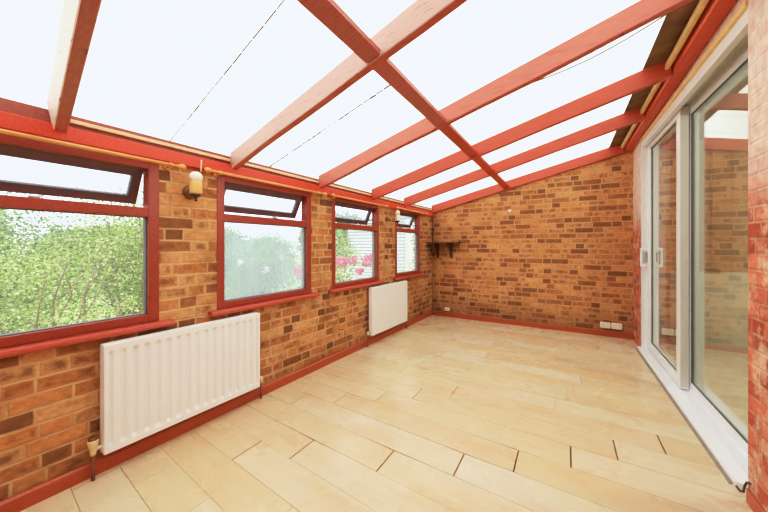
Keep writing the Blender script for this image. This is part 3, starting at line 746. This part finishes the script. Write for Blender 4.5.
# loose cable along the rafter
mb = MB(); pts = []
for k in range(15):
    t_ = k / 14; x = -.30 + t_ * .93; y = rafy[2](x) + RW + .02 + .28 * t_ * (1 - t_) * 1.0 + .05 * t_
    pts.append((x, y, roofz(x) + .035 - .05 * math.sin(t_ * PI) * .6 + .045 * t_))
mb.tube(pts, .004, 6); tag(mb.build('cable', M['cable_grey']), 'loose grey cable sagging beside the pinkish rafter under the roof', 'cable')
mb = MB(); mb.tube([(.752, 2.285, .012), (.757, 2.262, .006), (.7605, 2.235, .02), (.7595, 2.22, .06), (.7600, 2.20, .09), (.7600, 2.17, .105)], .005, 8)
tag(mb.build('cable', M['cable']), 'short dark cable curling from the door sill onto the brick pier', 'cable')

# ------------------------------------------------------------------ garden
mb = MB(); mb.box(-40, -2.36, -30, 40, -.5, -.25); g = mb.build('ground', M['lawn']); struct(g, 'lawn outside the windows', 'lawn')
def foliage(mb, blobs, n, size, rnd, mi=0):
    tot = sum(b[3] * b[4] * b[5] for b in blobs)
    for (cx, cy, cz, rx, ry, rz) in blobs:
        for _ in range(int(n * rx * ry * rz / tot)):
            while True:
                a, b, c = rnd.uniform(-1, 1), rnd.uniform(-1, 1), rnd.uniform(-1, 1); q = a * a + b * b + c * c
                if .12 < q < 1: break
            k = 1.0 + .25 * rnd.random() * (rnd.random() < .3)
            p = Vector((cx + a * rx * k, cy + b * ry * k, cz + c * rz * k))
            if p.z < -.22: continue
            d = Vector((rnd.gauss(0, 1), rnd.gauss(0, 1), rnd.gauss(0, .6))).normalized(); u = d.cross(Vector((rnd.gauss(0, 1), rnd.gauss(0, 1), rnd.gauss(0, 1)))).normalized()
            L = size * rnd.uniform(.6, 1.3); W = L * .28
            nn = d.cross(u) * (W * .35)
            mb.add([(p - d * L * .5)[:], (p + u * W + nn)[:], (p + d * L * .5)[:], (p - u * W + nn)[:]], [(0, 1, 2, 3)], mi)
def branches(mb, base, tips, r, rnd):
    for tp in tips:
        b = Vector(base); tp = Vector(tp); m1 = b.lerp(tp, .4) + Vector((rnd.uniform(-.1, .1), rnd.uniform(-.1, .1), .1)); m2 = b.lerp(tp, .75) + Vector((rnd.uniform(-.08, .08), rnd.uniform(-.08, .08), .05))
        mb.tube([b, m1, m2, tp], [r, r * .75, r * .5, r * .25], 6)
def shrub(name, x, y, rx, ry, top, n, size, mat, lab, cat, seed, group=None, bottom=-.2, blossom=None):
    r = random.Random(seed); e = empty(name, (x, y, -.25)); tag(e, lab, cat, group)
    blobs = []
    hgt = top - bottom
    for k in range(9):
        fz = r.uniform(.2, .85); s = .62 * (1 - .45 * abs(fz - .45))
        blobs.append((x + r.uniform(-.55, .55) * rx, y + r.uniform(-.55, .55) * ry, bottom + hgt * fz, rx * s, ry * s, hgt * .25))
    mb = MB(); foliage(mb, blobs, n, size, r); mb.build('foliage', mat, e)
    mb = MB(); branches(mb, (x, y, -.26), [(b[0] + r.uniform(-.3, .3) * rx, b[1] + r.uniform(-.3, .3) * ry, b[2]) for b in blobs], .012 + .012 * hgt, r); mb.build('stem', M['bark'], e)
    if blossom:
        for (bx, by, bz, br) in blossom[0]:
            mb = MB(); foliage(mb, [(bx, by, bz, br, br, br * .8)], blossom[2], br * .7, r); mb.build('blossom', blossom[1], e)
    return e
S = shrub
gs = 'shrubs outside the windows'
S('garden_shrub', -4.9, .65, 1.0, .9, 1.5, 17000, .036, M['leaf_bright'], 'pale yellow green shrub close outside the nearest window, on its left', 'shrub', 1, gs)
tw = empty('young_shrub', (-3.6, .75, -.25)); tag(tw, 'sparse twiggy shrub with brown branches just outside the nearest window', 'shrub', gs)
rr = random.Random(77)
mb = MB(); tips = [(-3.6 + rr.uniform(-.3, .4), .75 + rr.uniform(-.55, .6), rr.uniform(.55, 1.25)) for _ in range(16)]
branches(mb, (-3.6, .75, -.26), tips, .013, rr); mb.build('stem', M['bark'], tw)
mb = MB(); foliage(mb, [(t_[0], t_[1], t_[2], .16, .16, .14) for t_ in tips], 1500, .030, rr); mb.build('foliage', M['leaf_bright'], tw)
S('garden_shrub', -6.6, 2.3, 1.1, 1.0, 2.05, 24000, .040, M['leaf_bright'], 'bright green rounded shrub outside the nearest window, on its right', 'shrub', 2, gs)
S('garden_shrub', -7.6, .8, 1.5, 1.3, 2.3, 20000, .055, M['leaf_mid'], 'taller mid green shrub behind the pale shrub', 'shrub', 3, gs)
S('garden_shrub', -8.9, 3.6, 1.3, 1.1, 1.9, 9000, .09, M['leaf_mid'], 'mid green shrub in the middle of the garden', 'shrub', 4, gs)
S('garden_shrub', -3.9, -.9, .8, .8, 1.3, 2600, .09, M['leaf_mid'], 'shrub outside near the camera end of the window wall', 'shrub', 5, gs)
S('garden_shrub', -5.7, 4.4, 1.1, 1.1, 1.55, 16000, .05, M['leaf_mid'], 'soft green shrub with pale blossom outside the hazy window', 'shrub', 6, gs, blossom=([(-5.0, 3.9, .8, .08), (-5.1, 4.4, 1.0, .07), (-5.0, 4.7, .75, .08), (-5.2, 3.5, .95, .06)], M['petal_pale'], 60))
S('garden_shrub', -8.3, 6.0, 1.3, 1.2, 2.2, 16000, .06, M['leaf_dark'], 'dark green shrub behind the blossom shrub', 'shrub', 7, gs)
S('flowering_shrub', -3.35, 3.95, .45, .5, .95, 2400, .07, M['leaf_bright'], 'low shrub with bright pink flower heads outside the third window', 'flowering shrub', 8, gs,
  blossom=([(-3.25, 4.05, .98, .11), (-3.12, 4.18, 1.0, .085), (-3.05, 4.55, .98, .13), (-3.05, 4.30, .82, .08), (-3.1, 3.0, .90, .10)], M['petal'], 90))
S('garden_shrub', -4.9, 6.0, .55, .6, 1.75, 2200, .09, M['leaf_bright'], 'slim yellow green shrub in front of the white shed', 'shrub', 9, gs)
S('garden_shrub', -7.0, 7.2, .55, .55, 2.4, 3000, .11, M['leaf_mid'], 'tall green shrub at the left end of the white shed', 'shrub', 10, gs)
S('garden_shrub', -3.12, 7.25, .34, .4, 2.3, 3600, .07, M['leaf_mid'], 'green shrub beside the pale post at the right end of the white shed', 'shrub', 11, gs)
gt = 'trees at the end of the garden'
for i, (x, y, r_, tp, mt, lab) in enumerate([(-13, .3, 1.7, 3.0, 'leaf_dark', 'broad dark tree at the far left of the garden'), (-13.5, 3.9, 1.5, 1.9, 'leaf_dark', 'low dark tree left of the gap of sky'), (-13.0, 8.0, 1.7, 2.2, 'leaf_mid', 'mid green tree behind the dark shrub'),
                                  (-9.6, 11.6, 1.7, 3.6, 'leaf_dark', 'tall dark tree behind the left end of the white shed'), (-6.3, 14, 1.5, 3.8, 'leaf_dark', 'tall tree beyond the white shed'), (-3.0, 13.5, 1.5, 3.8, 'leaf_mid', 'green tree beyond the shed on the right'), (-12, -3.9, 2.0, 3.4, 'leaf_mid', 'tree beyond the camera end of the garden')]):
    S('garden_tree', x, y, r_, r_, tp, 9000, .14, M[mt], lab, 'tree', 40 + i, gt, bottom=.2)
# white boarded shed
shd = empty('garden_shed', (-5.1, 8.6, -.25)); tag(shd, 'white horizontally boarded shed seen through the far windows', 'shed')
mb = MB(); x0_, x1_ = -6.15, -4.08
nb = 23; ph = (2.0 + .25) / nb
for k in range(nb):
    z0 = -.25 + k * ph
    for (ya, yb, s) in ((8.0, 9.6, 1),):
        mb.add([(x0_, ya - .022, z0), (x1_, ya - .022, z0), (x1_, ya, z0 + ph - .020), (x0_, ya, z0 + ph - .020), (x0_, ya + .02, z0), (x1_, ya + .02, z0), (x1_, ya + .02, z0 + ph - .020), (x0_, ya + .02, z0 + ph - .020)],
               [(0, 1, 2, 3), (5, 4, 7, 6), (0, 4, 5, 1), (3, 2, 6, 7), (0, 3, 7, 4), (1, 5, 6, 2)])
        mb.add([(x1_ + .022, ya, z0), (x1_ + .022, yb, z0), (x1_, yb, z0 + ph - .020), (x1_, ya, z0 + ph - .020)], [(0, 1, 2, 3)])
mb.build('siding', M['siding'], shd)
mb = MB(); mb.box(x0_ + .01, x1_ - .01, 8.012, 9.6, -.25, 1.98); mb.build('shed_wall', M['siding_gap'], shd)
mb = MB(); mb.add([(x0_ - .12, 7.85, 2.0), (x1_ + .12, 7.85, 2.0), (x1_ + .12, 9.7, 2.25), (x0_ - .12, 9.7, 2.25), (x0_ - .12, 7.85, 2.06), (x1_ + .12, 7.85, 2.06), (x1_ + .12, 9.7, 2.31), (x0_ - .12, 9.7, 2.31)], [(0, 1, 2, 3), (7, 6, 5, 4), (0, 4, 5, 1), (1, 5, 6, 2), (2, 6, 7, 3), (3, 7, 4, 0)]); mb.build('shed_roof', M['felt'], shd)
pst = empty('gate_post', (-3.9, 8.0, -.25)); tag(pst, 'pale pinkish post standing at the right corner of the shed', 'post')
mb = MB(); mb.rbox(-3.95, -3.81, 7.8, 7.94, -.25, 1.75, .01); mb.build('shaft', M['post'], pst)
mb = MB(); mb.rbox(-3.98, -3.78, 7.77, 7.97, 1.75, 1.81, .012); mb.build('post_cap', M['post'], pst)

# ------------------------------------------------------------------ light
w = bpy.data.worlds.new('sky'); bpy.context.scene.world = w; w.use_nodes = True
nt = w.node_tree; bg = nt.nodes['Background']
tc = nt.nodes.new('ShaderNodeTexCoord'); sp = nt.nodes.new('ShaderNodeSeparateXYZ'); nt.links.new(tc.outputs['Generated'], sp.inputs[0])
cr_ = nt.nodes.new('ShaderNodeValToRGB'); nt.links.new(sp.outputs[2], cr_.inputs[0])
cr_.color_ramp.elements[0].position = 0.0; cr_.color_ramp.elements[0].color = (.95, .96, .97, 1)
cr_.color_ramp.elements[1].position = .5; cr_.color_ramp.elements[1].color = (1, 1, 1, 1)
nt.links.new(cr_.outputs[0], bg.inputs[0]); bg.inputs[1].default_value = 2.6
sun = bpy.data.lights.new('sun', 'SUN'); sun.energy = 2.5; sun.angle = math.radians(12); sun.color = (1, .96, .9)
so_ = bpy.data.objects.new('sun', sun); C.objects.link(so_); so_.rotation_euler = Vector((-.35, .25, -1)).to_track_quat('-Z', 'Y').to_euler()

sc = bpy.context.scene
sc.view_settings.view_transform = 'Standard'; sc.view_settings.look = 'None'
sc.view_settings.exposure = 0.17; sc.view_settings.gamma = 1.0
sc.view_settings.use_white_balance = True; sc.view_settings.white_balance_temperature = 6150; sc.view_settings.white_balance_tint = 9
# soft highlight shoulder, as in the photograph's blended exposure
sc.view_settings.use_curve_mapping = True
cm = sc.view_settings.curve_mapping; cm.clip_max_x = 3; cm.clip_max_y = 1; cm.extend = 'HORIZONTAL'
cv = cm.curves[3]; pts = [(0, 0), (.08, .085), (.25, .29), (.5, .56), (.9, .79), (1.6, .955), (3, 1.0)]
cv.points[0].location = pts[0]; cv.points[-1].location = pts[-1]
for p in pts[1:-1]: cv.points.new(*p)
cm.update()
sc.cycles.max_bounces = 14; sc.cycles.diffuse_bounces = 8; sc.cycles.transparent_max_bounces = 24; sc.cycles.transmission_bounces = 10
sc.cycles.use_denoising = True
sc.cycles.caustics_reflective = False; sc.cycles.caustics_refractive = False
sc.cycles.sample_clamp_indirect = 8
